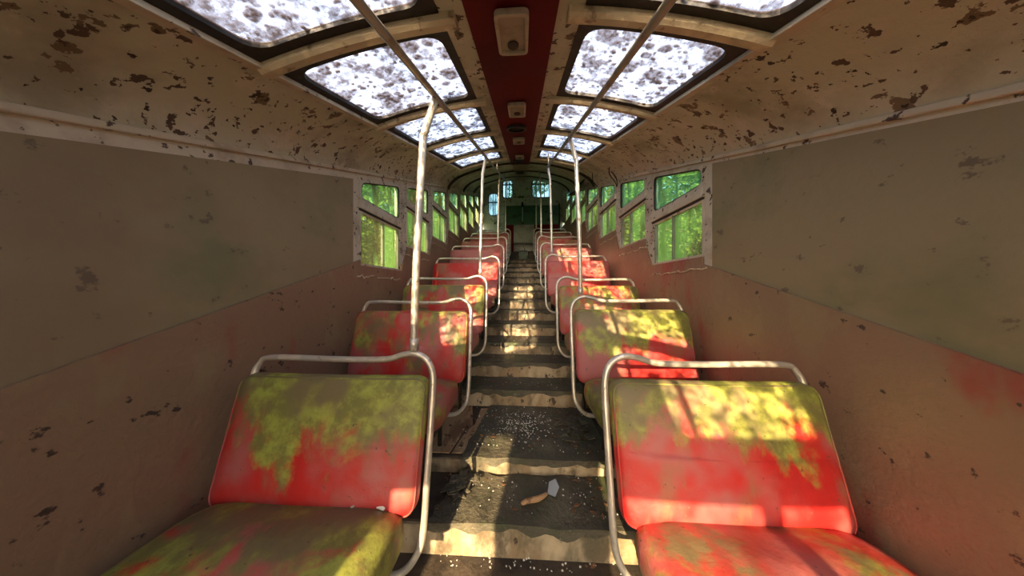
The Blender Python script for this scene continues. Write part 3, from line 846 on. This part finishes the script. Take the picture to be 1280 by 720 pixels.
# unseen lower end of the car: openings placed to shape the sun patches
bm = bmesh.new()
zb, zt = K * YB - 1.8, K * YB + .7
box(bm, XL - .05, XR + .05, YB - .05, YB, zb, K * YB - .55)
box(bm, XL - .05, XR + .05, YB - .05, YB, K * YB + .50, zt)
box(bm, XL - .05, -.80, YB - .05, YB, K * YB - .55, K * YB + .50); box(bm, -.50, .02, YB - .05, YB, K * YB - .55, K * YB + .50)
for x in (.46,): box(bm, x, x + .06, YB - .05, YB, K * YB - .55, K * YB + .50)
box(bm, .74, XR + .05, YB - .05, YB, K * YB - .55, K * YB + .50)
wf = link('wall_front', bm, 'pillar'); tag(wf, kind='structure')
for n_, (a, b) in zip((wn, wn + 1), ((-.80, -.50), (.02, .74))):
    win = empty('window_%d' % n_, (a, YB, 0)); tag(win, kind='structure')
    bm = bmesh.new(); box(bm, 0, b - a, -.03, -.025, K * YB - .55, K * YB + .50); link('pane', bm, 'frontglass', win)

# ------------------------------------------------------------ outside
bm = bmesh.new()
v = [bm.verts.new(p) for p in ((-30, -14, K * -14 - 2.6), (30, -14, K * -14 - 2.6), (30, 30, K * 30 - 2.6), (-30, 30, K * 30 - 2.6))]
bm.faces.new(v); g = link('ground', bm, 'exterior'); tag(g, kind='structure')

def make_tree(name, h, w, seed, mleaf, n=5200, leaf=.075, lo=.12, hi=.95, ncl=26):
    rr = random.Random(seed)
    root = empty(name)
    bm = bmesh.new()
    tube(bm, smooth_path([(0, 0, 0), (.05, .03, h * .3), (-.04, .05, h * .6), (.03, 0, h * .9)], 4), lambda t: .09 * (1 - t * .8), 8)
    for k in range(9):
        a = rr.random() * 6.3; z = h * rr.uniform(.15, .75); l = w * rr.uniform(.4, .8)
        tube(bm, smooth_path([(0, 0, z), (l * .5 * math.cos(a), l * .5 * math.sin(a), z + l * .3), (l * math.cos(a), l * math.sin(a), z + l * .45)], 3), lambda t: .03 * (1 - t * .7), 6)
    link('trunk', bm, 'bark', root, smooth=True)
    bm = bmesh.new()
    cl = [(max(-.62, min(.62, rr.gauss(0, .38))) * w, max(-.62, min(.62, rr.gauss(0, .38))) * w, h * rr.uniform(lo, hi), rr.uniform(.22, .42) * w) for _ in range(ncl)]
    for k in range(n):
        cx, cy, cz, cr = rr.choice(cl)
        d = Vector((rr.gauss(0, 1), rr.gauss(0, 1), rr.gauss(0, 1))).normalized() * cr * rr.uniform(.6, 1.05)
        c = Vector((cx, cy, max(.05, cz))) + d
        a = Vector((rr.gauss(0, 1), rr.gauss(0, 1), rr.gauss(0, .6))).normalized(); b = a.orthogonal().normalized()
        b = Matrix.Rotation(rr.random() * 6.3, 3, a) @ b
        s = leaf * rr.uniform(.6, 1.3)
        vs = [bm.verts.new(c + a * s), bm.verts.new(c + b * s * .5), bm.verts.new(c - a * s), bm.verts.new(c - b * s * .5)]
        bm.faces.new(vs)
    link('foliage', bm, mleaf, root)
    return root
def copy_tree(src):
    c = src.copy(); COL.objects.link(c)
    for ch in src.children:
        d = ch.copy(); COL.objects.link(d); d.parent = c
    return c
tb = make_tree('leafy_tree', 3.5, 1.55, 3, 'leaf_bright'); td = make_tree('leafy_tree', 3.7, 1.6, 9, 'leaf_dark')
spots = []
nm = ['nearest', 'second', 'third', 'fourth', 'fifth']
for sd, x0 in (('left', -3.7), ('right', 3.6)):
    for q in range(5):
        spots.append((x0, 1.6 + 3.3 * q, 0 if q < 3 else 1, '%s leafy green tree along the %s side of the car' % (nm[q], sd)))
    for q in range(4):
        spots.append((x0 * 1.95, 4.6 + 3.7 * q, 1, '%s tree in the rear line %s of the car' % (nm[q], sd)))
spots += [(-.1, 11.2, 1, 'dark green tree directly beyond the end windows')]
shade_tree = make_tree('leafy_tree', 11.2, 2.3, 21, 'leaf_dark', 2600, .12, .92, 1.02, 18)  # unseen tree added so its crown breaks the sunlight into patches
shade_tree.location = (-1.9, -7.5, K * -7.5 - 2.6)
tag(shade_tree, 'unseen tall tree added below the car to dapple the low sun', 'tree', 'trees around the car')
used = set()
for i, (x, y, k, lab) in enumerate(spots):
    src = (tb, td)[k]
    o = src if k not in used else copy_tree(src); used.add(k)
    o.location = (x, y, K * y - 2.6); o.rotation_euler.z = i * 1.7
    s = 1.0
    o.scale = (s, s, s * (1.0 if y > 9 and abs(x) < 3 else 1.3 if abs(x) > 6 else 1))
    tag(o, lab, 'tree', 'trees around the car')

# ------------------------------------------------------------ light
w = bpy.data.worlds.new('w'); S.world = w; w.use_nodes = True; nt = w.node_tree; nt.nodes.clear()
out = node(nt, 'ShaderNodeOutputWorld'); bg = node(nt, 'ShaderNodeBackground'); sky = node(nt, 'ShaderNodeTexSky')
sky.sky_type = 'NISHITA'; sky.sun_disc = False; sky.sun_elevation = R(24); sky.sun_rotation = R(190)
sky.air_density = 1.0; sky.dust_density = 3.0
mx = node(nt, 'ShaderNodeMix', data_type='RGBA'); mx.inputs[0].default_value = .55
nt.links.new(sky.outputs[0], mx.inputs[6]); mx.inputs[7].default_value = (.95, .97, 1.05, 1)
nt.links.new(mx.outputs[2], bg.inputs[0]); bg.inputs[1].default_value = 1.4
nt.links.new(bg.outputs[0], out.inputs[0])
sun = bpy.data.lights.new('sun', 'SUN'); sun.energy = 20; sun.color = (1, .74, .42); sun.angle = R(.6)
so = bpy.data.objects.new('sun', sun); COL.objects.link(so)
dirv = Vector((.16, 1, -.36)); so.rotation_euler = dirv.to_track_quat('-Z', 'Y').to_euler()
so.location = (-2, -8, 6)

cam = bpy.data.cameras.new('camera'); co = bpy.data.objects.new('camera', cam); COL.objects.link(co)
cam.sensor_width = 36; cam.lens = 36 * 288 / 1280; cam.clip_start = .02; cam.clip_end = 200
co.location = (0, 0, 0); co.rotation_euler = (R(90), 0, math.atan(13 / 288))
S.camera = co
S.view_settings.view_transform = 'Standard'; S.view_settings.look = 'None'; S.view_settings.gamma = 1
S.view_settings.use_curve_mapping = False; S.view_settings.exposure = .8
